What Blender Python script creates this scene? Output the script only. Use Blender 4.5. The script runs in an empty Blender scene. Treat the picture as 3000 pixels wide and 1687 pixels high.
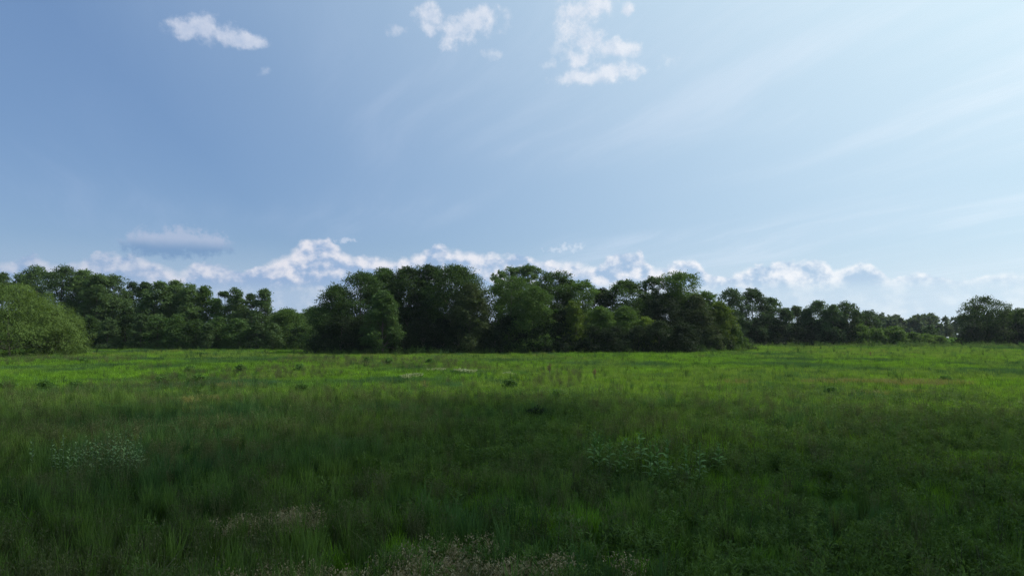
import bpy, math, random
import numpy as np
from mathutils import Vector, Matrix

# ------------------------------------------------------------------ camera, sky, sun, exposure
scene = bpy.context.scene
COL = scene.collection
GRASS_TOP = 0.45                  # what the photo shows as ground is the top of the grass
CAM_Z = 5.4 + GRASS_TOP
PITCH = math.radians(3.2)
FOC = 2001.0                      # focal length in photo pixels (3000 wide)
cam_data = bpy.data.cameras.new('camera')
cam_data.sensor_width = 36.0
cam_data.lens = 36.0 * FOC / 3000.0
cam_data.clip_start = 0.1
cam_data.clip_end = 20000.0
cam = bpy.data.objects.new('camera', cam_data)
cam.location = (0, 0, CAM_Z)
cam.rotation_euler = (math.radians(90) + PITCH, 0, 0)
COL.objects.link(cam)
scene.camera = cam

SUN_AZ, SUN_EL = math.radians(74), math.radians(46)
SUN_DIR = Vector((math.sin(SUN_AZ) * math.cos(SUN_EL), math.cos(SUN_AZ) * math.cos(SUN_EL), math.sin(SUN_EL)))

scene.view_settings.view_transform = 'Standard'
scene.view_settings.look = 'None'
scene.view_settings.exposure = 0.2
scene.view_settings.gamma = 1.0
scene.view_settings.use_curve_mapping = False
scene.cycles.max_bounces = 6
scene.cycles.diffuse_bounces = 3
scene.cycles.transmission_bounces = 4
scene.cycles.transparent_max_bounces = 8
scene.cycles.volume_bounces = 1
scene.cycles.use_denoising = True
scene.cycles.denoising_input_passes = "RGB_ALBEDO_NORMAL"
scene.cycles.denoising_prefilter = "NONE"


def ray(px, py):
    """World direction of a point of the photograph."""
    x = (px - 1500.0) / FOC
    z = (843.5 - py) / FOC
    c, s = math.cos(PITCH), math.sin(PITCH)
    return Vector((x, c - z * s, s + z * c)).normalized()


def azel(px, py):
    d = ray(px, py)
    return math.degrees(math.atan2(d.x, d.y)), math.degrees(math.asin(d.z))


def lin(r, g, b):
    def f(c):
        c /= 255.0
        return c / 12.92 if c <= 0.04045 else ((c + 0.055) / 1.055) ** 2.4
    return (f(r), f(g), f(b))


class Nodes:
    """Small helper that writes node graphs as expressions."""
    def __init__(self, tree):
        self.t = tree
        self.n = tree.nodes
        self.l = tree.links

    def put(self, sock, v):
        if isinstance(v, bpy.types.NodeSocket):
            self.l.new(v, sock)
        elif v is not None:
            if sock.type == 'RGBA' and len(v) == 3:
                v = (*v, 1.0)
            sock.default_value = v

    def new(self, kind, **kw):
        node = self.n.new(kind)
        for k, v in kw.items():
            setattr(node, k, v)
        return node

    def m(self, op, a, b=None, c=None, clamp=False):
        node = self.new('ShaderNodeMath', operation=op, use_clamp=clamp)
        for i, v in enumerate((a, b, c)):
            if v is not None:
                self.put(node.inputs[i], v)
        return node.outputs[0]

    def v(self, op, a, b=None, out=0):
        node = self.new('ShaderNodeVectorMath', operation=op)
        self.put(node.inputs[0], a)
        if b is not None:
            self.put(node.inputs[1], b)
        return node.outputs[out]

    def xyz(self, x, y, z=0.0):
        node = self.new('ShaderNodeCombineXYZ')
        for i, v in enumerate((x, y, z)):
            self.put(node.inputs[i], v)
        return node.outputs[0]

    def step(self, x, lo, hi, a=0.0, b=1.0, mode='SMOOTHSTEP'):
        node = self.new('ShaderNodeMapRange', interpolation_type=mode)
        for i, v in enumerate((x, lo, hi, a, b)):
            self.put(node.inputs[i], v)
        return node.outputs[0]

    def noise(self, vec, scale, detail=4.0, rough=0.5, lac=2.0, dist=0.0, dims='3D'):
        node = self.new('ShaderNodeTexNoise', noise_dimensions=dims)
        self.put(node.inputs['Vector'], vec)
        node.inputs['Scale'].default_value = scale
        node.inputs['Detail'].default_value = detail
        node.inputs['Roughness'].default_value = rough
        node.inputs['Lacunarity'].default_value = lac
        node.inputs['Distortion'].default_value = dist
        return node.outputs['Fac']

    def mix(self, f, a, b, blend='MIX'):
        node = self.new('ShaderNodeMix', data_type='RGBA', blend_type=blend)
        self.put(node.inputs[0], f)
        self.put(node.inputs[6], a)
        self.put(node.inputs[7], b)
        return node.outputs[2]

    def curve(self, x, pts):
        node = self.new('ShaderNodeFloatCurve')
        cm = node.mapping
        cm.use_clip = False
        c = cm.curves[0]
        while len(c.points) > 2:
            c.points.remove(c.points[1])
        c.points[0].location = pts[0]
        c.points[-1].location = pts[-1]
        for p in pts[1:-1]:
            c.points.new(*p)
        for p in c.points:
            p.handle_type = 'VECTOR'
        cm.update()
        self.put(node.inputs['Value'], x)
        return node.outputs[0]


def build_sky():
    world = bpy.data.worlds.new('World')
    scene.world = world
    world.use_nodes = True
    t = world.node_tree
    t.nodes.clear()
    N = Nodes(t)
    tc = N.new('ShaderNodeTexCoord')
    d = tc.outputs['Generated']
    sep = N.new('ShaderNodeSeparateXYZ')
    N.put(sep.inputs[0], d)
    X, Y, Z = sep.outputs
    az = N.m('MULTIPLY', N.m('ARCTAN2', X, Y), 180 / math.pi)
    el = N.m('MULTIPLY', N.m('ARCSINE', Z), 180 / math.pi)
    P = N.xyz(az, el)

    sky = N.new('ShaderNodeTexSky', sky_type='NISHITA')
    sky.sun_disc = False
    sky.sun_elevation = SUN_EL
    sky.sun_rotation = SUN_AZ
    sky.altitude = 150
    sky.air_density = 1.0
    sky.dust_density = 0.35
    sky.ozone_density = 1.5
    S = 0.08
    base = N.v('SCALE', sky.outputs[0])
    base.node.inputs['Scale'].default_value = S
    grey = N.new('ShaderNodeHueSaturation')
    grey.inputs['Saturation'].default_value = 1.1
    N.put(grey.inputs['Color'], base)
    base = grey.outputs[0]

    # how white a cloud is lit: less away from the sun, more towards it
    facing = N.step(az, -40, 40, 0.0, 1.0, 'LINEAR')

    # thin high veil: an even pale blue, whitening round the sun
    sdot = N.v('DOT_PRODUCT', d, tuple(SUN_DIR), out=1)
    glow = N.step(sdot, 0.06, 0.88, 0.0, 1.0, 'LINEAR')
    veil_col = N.mix(glow, lin(122, 156, 203), lin(218, 241, 248))
    base = N.mix(N.m('ADD', 0.50, N.m('MULTIPLY', glow, 0.42)), base, veil_col)

    # thin cirrus: streaks in a level sheet, all drawn out along one wind direction
    zz = N.m('ADD', N.m('MAXIMUM', Z, 0.0), 0.09)
    wind = math.radians(-24)
    u = N.m('DIVIDE', N.m('ADD', N.m('MULTIPLY', X, math.sin(wind)), N.m('MULTIPLY', Y, math.cos(wind))), zz)
    w = N.m('DIVIDE', N.m('SUBTRACT', N.m('MULTIPLY', X, math.cos(wind)), N.m('MULTIPLY', Y, math.sin(wind))), zz)
    warp = N.noise(N.xyz(u, w, 3.0), 0.7, 2.0, dims='3D')
    w2 = N.m('ADD', w, N.m('MULTIPLY', warp, 0.5))
    fib = N.noise(N.xyz(N.m('MULTIPLY', u, 0.2), N.m('MULTIPLY', w2, 1.0), 8.3), 4.2, 6.0, 0.58)
    patch = N.noise(N.xyz(N.m('MULTIPLY', u, 0.5), w, 2.0), 0.9, 2.0)
    cir = N.m('MULTIPLY', N.step(fib, 0.42, 0.72), N.step(patch, 0.36, 0.6))
    veil = N.m('MULTIPLY', N.step(patch, 0.3, 0.75), 0.16)
    cir = N.m('ADD', N.m('MULTIPLY', cir, 0.36), veil)
    cir = N.m('MULTIPLY', cir, N.m('ADD', 0.22, N.m('MULTIPLY', facing, 0.78)), clamp=True)
    cir_col = N.mix(facing, lin(156, 176, 210), lin(228, 238, 247))
    col = N.mix(cir, base, cir_col)

    # fair-weather puffs high up: groups of soft lumps broken up by noise
    def lumps(items):
        acc = None
        for cx, cy, rx, ry in items:
            a0, e0 = azel(cx, cy)
            a1, _ = azel(cx + rx, cy)
            _, e1 = azel(cx, cy - ry)
            q = N.v('SUBTRACT', P, (a0, e0, 0.0))
            q = N.v('MULTIPLY', q, (1 / abs(a1 - a0), 1 / abs(e1 - e0), 0.0))
            f = N.v('LENGTH', q, out=1)
            f = N.m('SUBTRACT', 1.0, f)
            if acc is None:
                acc = f
            else:
                node = N.m('SMOOTH_MAX', acc, f, 0.4)
                acc = node
        return acc

    puffs = [(545, 85, 58, 36), (598, 82, 70, 48), (650, 100, 60, 36), (700, 118, 62, 27), (752, 126, 42, 22),
             (1262, 48, 42, 46), (1254, 85, 26, 34),
             (1345, 92, 62, 46), (1390, 68, 62, 44), (1425, 44, 40, 36), (1312, 122, 30, 26),
             (1690, 40, 66, 48), (1748, 14, 58, 46), (1682, 88, 48, 52), (1716, 122, 56, 38), (1786, 145, 70, 32), (1842, 142, 42, 32),
             (1838, 32, 24, 22), (1692, 172, 50, 28), (1718, 228, 98, 26), (1796, 208, 84, 32)]
    wisps = [(1168, 88, 40, 24), (1486, 70, 24, 44), (1462, 98, 50, 16), (500, 90, 60, 30), (1640, 150, 70, 36), (775, 210, 30, 22),
             (1450, 155, 44, 24), (1620, 190, 60, 26), (1960, 175, 60, 26)]
    nz = N.noise(P, 0.62, 8.0, 0.66)
    nz_fine = N.noise(P, 2.2, 4.0, 0.6)
    pf = lumps(puffs)
    pd = N.m('ADD', pf, N.m('MULTIPLY', N.m('SUBTRACT', nz, 0.5), 2.9))
    pa = N.step(pd, -0.20, 0.80)
    wf = lumps(wisps)
    wd = N.m('ADD', wf, N.m('MULTIPLY', N.m('SUBTRACT', nz, 0.53), 4.5))
    wa = N.m('MULTIPLY', N.step(wd, 0.1, 1.3), 0.5)
    pa = N.m('MAXIMUM', pa, wa)
    p_lit = N.mix(facing, lin(176, 186, 208), lin(240, 244, 247))
    p_dim = N.mix(facing, lin(146, 165, 198), lin(206, 221, 234))
    nz_sun = N.noise(N.v('ADD', P, (0.45, 0.55, 0.0)), 0.62, 8.0, 0.66)
    shade = N.m('ADD', 0.34, N.m('MULTIPLY', N.m('SUBTRACT', nz_sun, nz), 1.9), clamp=True)
    pc = N.mix(shade, p_lit, p_dim)
    open_sky = col
    high = N.mix(N.m('MULTIPLY', pa, 0.95), col, pc)

    # pale air low down and the cumulus bank standing in it
    low = N.step(el, 7.0, 1.5)
    low_col = N.mix(facing, lin(150, 172, 203), lin(205, 222, 234))
    col = N.mix(N.m('MULTIPLY', low, 0.75), col, low_col)

    prof = [(0, 762), (60, 750), (100, 738), (150, 772), (200, 764), (240, 757), (270, 735), (300, 726), (345, 737), (400, 738), (450, 750),
            (520, 788), (570, 762), (600, 757), (640, 765), (680, 780), (720, 785), (780, 765), (800, 750), (835, 738), (880, 700), (910, 692), (965, 692),
            (1000, 725), (1030, 740), (1100, 746), (1160, 752), (1185, 744), (1230, 738), (1265, 714), (1300, 708), (1320, 725), (1380, 733), (1470, 742),
            (1510, 735), (1540, 745), (1580, 760), (1660, 757), (1740, 770), (1770, 755), (1810, 734), (1870, 729), (1888, 740), (1905, 775), (1930, 780),
            (1960, 768), (2010, 752), (2045, 757), (2062, 790), (2100, 800), (2150, 797), (2210, 772), (2250, 765), (2300, 755), (2420, 755), (2440, 785),
            (2460, 778), (2500, 765), (2550, 763), (2572, 782), (2600, 810), (2690, 797), (2740, 805), (2800, 820), (2850, 805), (2960, 795), (3000, 800)]
    pts = []
    for px, py in prof:
        a, e = azel(px, py)
        pts.append(((a + 45) / 90, e / 10))
    pts = [(0.0, 0.5)] + pts + [(1.0, 0.45)]
    top = N.m('MULTIPLY', N.curve(N.m('MULTIPLY', N.m('ADD', az, 45), 1 / 90, clamp=True), pts), 10.0)
    Pb = N.xyz(az, N.m('MULTIPLY', el, 1.25))

    def bank(vec):
        n1 = N.noise(vec, 0.36, 6.0, 0.60)
        vo = N.new('ShaderNodeTexVoronoi', feature='SMOOTH_F1', voronoi_dimensions='2D')
        N.put(vo.inputs['Vector'], N.v('ADD', vec, N.v('SCALE', N.xyz(n1, n1, 0.0))))
        vo.inputs['Scale'].default_value = 0.62
        vo.inputs['Detail'].default_value = 2.6
        vo.inputs['Roughness'].default_value = 0.6
        vo.inputs['Smoothness'].default_value = 0.5
        bub = N.m('SUBTRACT', 0.5, vo.outputs['Distance'])
        return N.m('ADD', N.m('MULTIPLY', N.m('SUBTRACT', n1, 0.5), 1.6), N.m('MULTIPLY', bub, 0.6))
    h0 = bank(Pb)
    h1 = bank(N.v('ADD', Pb, (0.40, 0.50, 0.0)))
    broad = N.noise(N.v('ADD', Pb, (3.0, 11.0, 0.0)), 0.36, 4.0, 0.55)
    depth = N.m('SUBTRACT', top, el)
    den = N.m('ADD', N.m('ADD', depth, 0.12), N.m('MULTIPLY', h0, 0.66))
    strength = N.curve(N.m('MULTIPLY', N.m('ADD', az, 45), 1 / 90, clamp=True),
                       [(0, 0.50), ((azel(300, 800)[0] + 45) / 90, 0.62), ((azel(540, 800)[0] + 45) / 90, 0.80), ((azel(800, 800)[0] + 45) / 90, 0.96),
                        ((azel(2000, 800)[0] + 45) / 90, 0.88), ((azel(2600, 800)[0] + 45) / 90, 0.72), (1, 0.6)])
    soft = N.step(broad, 0.35, 0.65, 0.28, 0.9)
    ba = N.m('MULTIPLY', N.step(den, 0.0, soft), strength)
    relief = N.m('SUBTRACT', h0, h1)
    lit = N.m('ADD', N.m('MULTIPLY', relief, 0.85), N.m('MULTIPLY', N.m('SUBTRACT', broad, 0.49), 2.8))
    lit = N.m('ADD', lit, N.step(depth, 1.8, -0.2, 0.0, 0.5))
    lit = N.step(lit, -0.25, 0.75)
    b_lit = N.mix(facing, lin(203, 203, 215), lin(246, 246, 247))
    b_dim = N.mix(facing, lin(128, 153, 192), lin(168, 194, 219))
    bc = N.mix(lit, b_dim, b_lit)
    fade = N.step(el, 2.6, 3.8)
    ba = N.m('MULTIPLY', ba, N.m('ADD', 0.25, N.m('MULTIPLY', fade, 0.75)))
    col = N.mix(ba, col, bc)

    # long flat cloud with a shaded underside, and small separate puffs over the bank
    fl = lumps([(430, 718, 96, 44), (520, 710, 124, 48), (602, 716, 92, 44)])
    fd = N.m('ADD', fl, N.m('MULTIPLY', N.m('SUBTRACT', nz, 0.45), 1.6))
    fd = N.m('ADD', fd, N.m('MULTIPLY', N.m('SUBTRACT', nz_fine, 0.5), 1.1))
    fa = N.m('MULTIPLY', N.step(fd, 0.0, 0.65), 0.85)
    e_mid = azel(520, 716)[1]
    fc = N.mix(N.step(N.m('ADD', el, N.m('MULTIPLY', nz, 0.4)), e_mid - 0.3, e_mid + 0.8), lin(112, 144, 182), lin(164, 178, 203))
    col = N.mix(fa, col, fc)
    sm = lumps([(1000, 706, 30, 13), (1022, 702, 30, 10), (1630, 730, 40, 12), (1660, 726, 44, 18), (1695, 722, 34, 13)])
    sd = N.m('ADD', sm, N.m('MULTIPLY', N.m('SUBTRACT', nz_fine, 0.53), 3.6))
    col = N.mix(N.m('MULTIPLY', N.step(sd, 0.0, 1.0), 0.7), col, N.mix(facing, lin(168, 182, 208), lin(222, 232, 240)))

    def bg(c):
        node = N.new('ShaderNodeBackground')
        N.put(node.inputs['Color'], c)
        return node.outputs[0]

    def pick(f, a, b):
        node = N.new('ShaderNodeMixShader')
        N.put(node.inputs[0], f)
        N.l.new(a, node.inputs[1])
        N.l.new(b, node.inputs[2])
        return node.outputs[0]
    inside = N.m('MULTIPLY', N.m('LESS_THAN', N.m('ABSOLUTE', N.m('ADD', az, 7.0)), 27.0), N.m('LESS_THAN', el, 40.0))
    upper = pick(inside, bg(open_sky), bg(high))
    above = pick(N.m('LESS_THAN', el, 9.6), upper, bg(col))
    # everything below the horizon is hidden by the ground
    whole = pick(N.m('LESS_THAN', el, -0.5), above, bg(lin(70, 90, 60)))
    out = N.new('ShaderNodeOutputWorld')
    N.l.new(whole, out.inputs['Surface'])

build_sky()

sun_data = bpy.data.lights.new('sun', 'SUN')
sun_data.energy = 5.0
sun_data.angle = math.radians(0.53)
sun_data.color = (1.0, 0.94, 0.84)
sun = bpy.data.objects.new('sun', sun_data)
sun.rotation_euler = (-SUN_DIR).to_track_quat('-Z', 'Y').to_euler()
COL.objects.link(sun)


# ------------------------------------------------------------------ helpers
def ground_at(px, py):
    d = ray(px, py)
    t = -(CAM_Z - GRASS_TOP) / d.z
    return d.x * t, d.y * t


def x_at(px, y):
    """World x of a photo column at ground distance y (near the horizon)."""
    d = ray(px, 940.0)
    return d.x / d.y * y


def z_at(px, py, y):
    d = ray(px, py)
    return CAM_Z + d.z / d.y * y


def tag(o, label=None, cat=None, group=None, kind=None):
    if label:
        o['label'] = label
    if cat:
        o['category'] = cat
    if group:
        o['group'] = group
    if kind:
        o['kind'] = kind
    return o


def link(o, parent=None):
    COL.objects.link(o)
    if parent is not None:
        o.parent = parent
    return o


def empty(name, loc, rz=0.0):
    o = bpy.data.objects.new(name, None)
    o.empty_display_size = 0.5
    o.location = loc
    o.rotation_euler = (0, 0, rz)
    return link(o)


def mesh_from(name, verts, faces, mat, tint=None, smooth=False):
    """verts (N,3); faces (M,k) int array with k = 3 or 4; tint one float per face."""
    me = bpy.data.meshes.new(name)
    verts = np.ascontiguousarray(verts, dtype=np.float32)
    faces = np.ascontiguousarray(faces, dtype=np.int32)
    k = faces.shape[1]
    me.vertices.add(len(verts))
    me.vertices.foreach_set('co', verts.ravel())
    me.loops.add(faces.size)
    me.loops.foreach_set('vertex_index', faces.ravel())
    me.polygons.add(len(faces))
    me.polygons.foreach_set('loop_start', np.arange(0, faces.size, k, dtype=np.int32))
    if smooth:
        me.polygons.foreach_set('use_smooth', np.ones(len(faces), dtype=bool))
    me.update(calc_edges=True)
    if tint is not None:
        at = me.attributes.new('tint', 'FLOAT', 'FACE')
        at.data.foreach_set('value', np.ascontiguousarray(tint, dtype=np.float32))
    if mat is not None:
        me.materials.append(mat)
    return me


def unit(a):
    return a / np.maximum(np.linalg.norm(a, axis=1, keepdims=True), 1e-9)


def leaf_cards(P, Nrm, D, length, width, rng, fold=0.25):
    """One folded rhombus leaf (a quad) at each point: D runs along the leaf, Nrm is its face."""
    D = unit(D)
    S = unit(np.cross(Nrm, D))
    Nn = unit(np.cross(D, S))
    n = len(P)
    L = np.broadcast_to(np.asarray(length, dtype=float), (n,))[:, None]
    W = np.broadcast_to(np.asarray(width, dtype=float), (n,))[:, None]
    a = P
    b = P + D * L * 0.45 + S * W * 0.5 + Nn * W * fold
    c = P + D * L
    d = P + D * L * 0.45 - S * W * 0.5 + Nn * W * fold
    V = np.stack([a, b, c, d], axis=1).reshape(-1, 3)
    F = np.arange(4 * n).reshape(n, 4)
    return V, F


def tiny_leaves(P, Nrm, D, length, width):
    """One triangle per leaf, for crowns a hundred metres off and more."""
    D = unit(D)
    S = unit(np.cross(Nrm, D))
    n = len(P)
    L = np.broadcast_to(np.asarray(length, dtype=float), (n,))[:, None]
    W = np.broadcast_to(np.asarray(width, dtype=float), (n,))[:, None]
    V = np.stack([P - S * W * 0.5, P + S * W * 0.5, P + D * L], axis=1).reshape(-1, 3)
    return V, np.arange(3 * n).reshape(n, 3)


def tube(points, radii, sides=6):
    """Tapered tube along a polyline: arrays of verts and quads."""
    pts = np.asarray(points, dtype=float)
    n = len(pts)
    V, F = [], []
    for i in range(n):
        t = pts[min(i + 1, n - 1)] - pts[max(i - 1, 0)]
        t = t / max(np.linalg.norm(t), 1e-9)
        ref = np.array([1.0, 0, 0]) if abs(t[0]) < 0.8 else np.array([0, 1.0, 0])
        u = np.cross(t, ref)
        u /= np.linalg.norm(u)
        w = np.cross(t, u)
        for k in range(sides):
            a = 2 * math.pi * k / sides
            V.append(pts[i] + radii[i] * (math.cos(a) * u + math.sin(a) * w))
    for i in range(n - 1):
        for k in range(sides):
            k2 = (k + 1) % sides
            F.append((i * sides + k, i * sides + k2, (i + 1) * sides + k2, (i + 1) * sides + k))
    return np.array(V), np.array(F)


def join(parts):
    V, F, o = [], [], 0
    for v, f in parts:
        V.append(v)
        F.append(f + o)
        o += len(v)
    return np.concatenate(V), np.concatenate(F)


def value_noise(x, y, scale, seed):
    """Smooth 2D value noise in 0..1 for numpy arrays."""
    x = np.asarray(x) / scale
    y = np.asarray(y) / scale
    xi, yi = np.floor(x).astype(int), np.floor(y).astype(int)
    fx, fy = x - xi, y - yi
    fx, fy = fx * fx * (3 - 2 * fx), fy * fy * (3 - 2 * fy)

    def h(a, b):
        v = np.sin(a * 127.1 + b * 311.7 + seed * 74.7) * 43758.5453
        return v - np.floor(v)
    return (h(xi, yi) * (1 - fx) + h(xi + 1, yi) * fx) * (1 - fy) + (h(xi, yi + 1) * (1 - fx) + h(xi + 1, yi + 1) * fx) * fy


def fbm(x, y, scale, seed):
    return (value_noise(x, y, scale, seed) * 0.55 + value_noise(x, y, scale * 0.43, seed + 5) * 0.3
            + value_noise(x, y, scale * 0.19, seed + 9) * 0.15)


# ------------------------------------------------------------------ materials
def leaf_material(name, dark, light, warm=None, through=0.33, vary=0.25, patch=None, rough=0.6, spec=0.10):
    """Leaves: the base colour runs from dark to light leaf by leaf, part of the light passes through."""
    m = bpy.data.materials.new(name)
    m.use_nodes = True
    t = m.node_tree
    t.nodes.clear()
    N = Nodes(t)
    at = N.new('ShaderNodeAttribute', attribute_name='tint')
    oi = N.new('ShaderNodeObjectInfo')
    f = at.outputs['Fac']
    col = N.mix(f, dark, light)
    if warm is not None:
        col = N.mix(N.m('MULTIPLY', oi.outputs['Random'], 0.55), col, warm)
    if patch is not None:
        # drifts of another colour across the field, by where each plant stands
        pcol, scale, lo, hi, amount = patch
        n = N.noise(oi.outputs['Location'], scale, 3.0, 0.55)
        col = N.mix(N.m('MULTIPLY', N.step(n, lo, hi), amount), col, pcol)
    hs = N.new('ShaderNodeHueSaturation')
    N.put(hs.inputs['Color'], col)
    N.put(hs.inputs['Value'], N.m('ADD', 1.0 - vary, N.m('MULTIPLY', oi.outputs['Random'], 2 * vary)))
    col = hs.outputs[0]
    pr = N.new('ShaderNodeBsdfPrincipled')
    N.put(pr.inputs['Base Color'], col)
    pr.inputs['Roughness'].default_value = rough
    pr.inputs['Specular IOR Level'].default_value = spec
    tr = N.new('ShaderNodeBsdfTranslucent')
    N.put(tr.inputs['Color'], N.mix(1.0, col, (1.25, 1.25, 0.6), 'MULTIPLY'))
    mx = N.new('ShaderNodeMixShader')
    mx.inputs[0].default_value = through
    N.l.new(pr.outputs[0], mx.inputs[1])
    N.l.new(tr.outputs[0], mx.inputs[2])
    out = N.new('ShaderNodeOutputMaterial')
    N.l.new(mx.outputs[0], out.inputs['Surface'])
    return m


def plain_material(name, c1, c2, scale=4.0, rough=0.85):
    m = bpy.data.materials.new(name)
    m.use_nodes = True
    t = m.node_tree
    t.nodes.clear()
    N = Nodes(t)
    tc = N.new('ShaderNodeTexCoord')
    n = N.noise(tc.outputs['Object'], scale, 5.0, 0.6)
    pr = N.new('ShaderNodeBsdfPrincipled')
    N.put(pr.inputs['Base Color'], N.mix(N.step(n, 0.3, 0.7), c1, c2))
    pr.inputs['Roughness'].default_value = rough
    bump = N.new('ShaderNodeBump')
    bump.inputs['Strength'].default_value = 0.4
    N.put(bump.inputs['Height'], n)
    N.l.new(bump.outputs[0], pr.inputs['Normal'])
    out = N.new('ShaderNodeOutputMaterial')
    N.l.new(pr.outputs[0], out.inputs['Surface'])
    return m


LEAF = {
    'oak': leaf_material('oak_leaves', (0.014, 0.035, 0.010), (0.088, 0.163, 0.036), (0.074, 0.132, 0.030)),
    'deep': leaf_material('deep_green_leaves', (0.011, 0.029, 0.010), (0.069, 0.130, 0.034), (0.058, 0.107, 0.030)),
    'dark': leaf_material('dark_leaves', (0.009, 0.021, 0.008), (0.026, 0.049, 0.017), (0.028, 0.045, 0.017)),  # shade under the woods put into the leaf colour; dark crowns share it
    'cool': leaf_material('cool_green_leaves', (0.024, 0.052, 0.022), (0.098, 0.164, 0.062), (0.090, 0.145, 0.046)),
    'fresh': leaf_material('fresh_green_leaves', (0.034, 0.078, 0.016), (0.090, 0.165, 0.036), (0.095, 0.150, 0.032)),
    'lime': leaf_material('lime_leaves', (0.062, 0.110, 0.016), (0.145, 0.215, 0.036), (0.14, 0.20, 0.034)),
    'willow': leaf_material('willow_leaves', (0.036, 0.071, 0.016), (0.100, 0.160, 0.036), (0.099, 0.153, 0.034), through=0.34),
    'olive': leaf_material('olive_leaves', (0.032, 0.056, 0.020), (0.077, 0.111, 0.042), (0.081, 0.107, 0.042)),
    'blue': leaf_material('blue_green_leaves', (0.019, 0.045, 0.020), (0.074, 0.132, 0.056), (0.065, 0.111, 0.044)),
    'far': leaf_material('haze_tinted_far_leaves', (0.040, 0.066, 0.044), (0.092, 0.135, 0.084), (0.085, 0.115, 0.075)),  # haze of distance partly put into this paler, bluer leaf colour
    'weed': leaf_material('field_weed_leaves', (0.050, 0.120, 0.026), (0.105, 0.200, 0.046), None, through=0.40),
    'grey': leaf_material('grey_green_leaves', (0.060, 0.080, 0.052), (0.130, 0.155, 0.105), (0.12, 0.14, 0.08)),
}
BARK = plain_material('bark', (0.050, 0.040, 0.030), (0.120, 0.100, 0.080), 3.0)


# ------------------------------------------------------------------ the ground: one sheet to the horizon
def build_ground():
    # grid finer near the camera, gently uneven
    ys = np.concatenate([np.linspace(-60, 420, 121), np.array([520, 700, 1000, 1600, 2600, 4500, 8000])])
    xs = np.concatenate([[-8000, -4000, -1800, -800, -420], np.linspace(-300, 300, 121), [420, 800, 1800, 4000, 8000]])
    ys = np.concatenate([[-3000, -900, -250], ys])
    X, Y = np.meshgrid(xs, ys)
    Zg = (value_noise(X, Y, 38, 3) - 0.5) * 0.35 * (np.abs(X) < 300) * (Y > -60) * (Y < 420)
    Zg = Zg - 0.05
    V = np.stack([X, Y, Zg], axis=-1).reshape(-1, 3)
    nx, ny = len(xs), len(ys)
    i = np.arange(ny - 1)[:, None] * nx + np.arange(nx - 1)[None, :]
    F = np.stack([i, i + 1, i + 1 + nx, i + nx], axis=-1).reshape(-1, 4)
    m = bpy.data.materials.new('meadow_soil_and_thatch')
    m.use_nodes = True
    t = m.node_tree
    t.nodes.clear()
    N = Nodes(t)
    g = N.new('ShaderNodeNewGeometry')
    pos = g.outputs['Position']
    big = N.noise(pos, 0.03, 4.0, 0.6)
    mid = N.noise(pos, 0.25, 5.0, 0.65)
    fine = N.noise(pos, 6.0, 4.0, 0.7)
    col = N.mix(N.step(big, 0.35, 0.65), (0.050, 0.105, 0.016), (0.075, 0.125, 0.020))
    col = N.mix(N.step(mid, 0.45, 0.7), col, (0.050, 0.060, 0.022))
    col = N.mix(N.m('MULTIPLY', N.step(fine, 0.35, 0.75), 0.6), col, (0.026, 0.036, 0.012))
    pr = N.new('ShaderNodeBsdfPrincipled')
    N.put(pr.inputs['Base Color'], col)
    pr.inputs['Roughness'].default_value = 0.95
    pr.inputs['Specular IOR Level'].default_value = 0.1
    bump = N.new('ShaderNodeBump')
    bump.inputs['Strength'].default_value = 0.8
    bump.inputs['Distance'].default_value = 0.3
    N.put(bump.inputs['Height'], fine)
    N.l.new(bump.outputs[0], pr.inputs['Normal'])
    out = N.new('ShaderNodeOutputMaterial')
    N.l.new(pr.outputs[0], out.inputs['Surface'])
    o = bpy.data.objects.new('ground', mesh_from('ground', V, F, m, smooth=True))
    link(o)
    tag(o, kind='structure', label='flat meadow ground running out to the tree lines')


build_ground()


# ------------------------------------------------------------------ the cloud overhead whose shade lies on the near field
def build_shading_cloud():
    rng = np.random.default_rng(5)
    g = []
    # billows thick in the heart of the cloud, thinning out along a ragged rim; a little sun comes through between them
    n = 3400
    gx = rng.uniform(-150, 150, n)
    gy = rng.uniform(-110, 76, n)
    edge = 37 + (fbm(gx, gy * 0, 45, 4) - 0.5) * 16
    cover = np.clip(0.5 - (gy - edge) / 26.0, 0.0, 0.845)
    keep = rng.random(n) < -np.log(1 - cover) * (300 * 186 / (n * 50.0))
    for a, b in zip(gx[keep], gy[keep]):
        g.append((a, b, rng.uniform(3.0, 5.0)))
    ico = bpy.data.meshes.new('billow')
    import bmesh
    bm = bmesh.new()
    bmesh.ops.create_icosphere(bm, subdivisions=1, radius=1.0)
    v0 = np.array([v.co[:] for v in bm.verts])
    f0 = np.array([[v.index for v in f.verts] for f in bm.faces])
    bm.free()
    bpy.data.meshes.remove(ico)
    parts = []
    sd = np.array(SUN_DIR[:])
    for a, b, r in g:
        c = np.array([a, b, 0.5]) + sd * rng.uniform(1180, 1300)
        parts.append((v0 * r * rng.uniform(0.85, 1.15, 3) + c, f0))
    V, F = join(parts)
    m = plain_material('cloud_white', (0.80, 0.80, 0.81), (0.86, 0.86, 0.87), 0.05, 1.0)
    o = bpy.data.objects.new('cloud', mesh_from('cloud', V, F, m, smooth=True))
    link(o)
    tag(o, label='passing white cloud between the sun and the shaded near field', kind='stuff')


build_shading_cloud()


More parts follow.
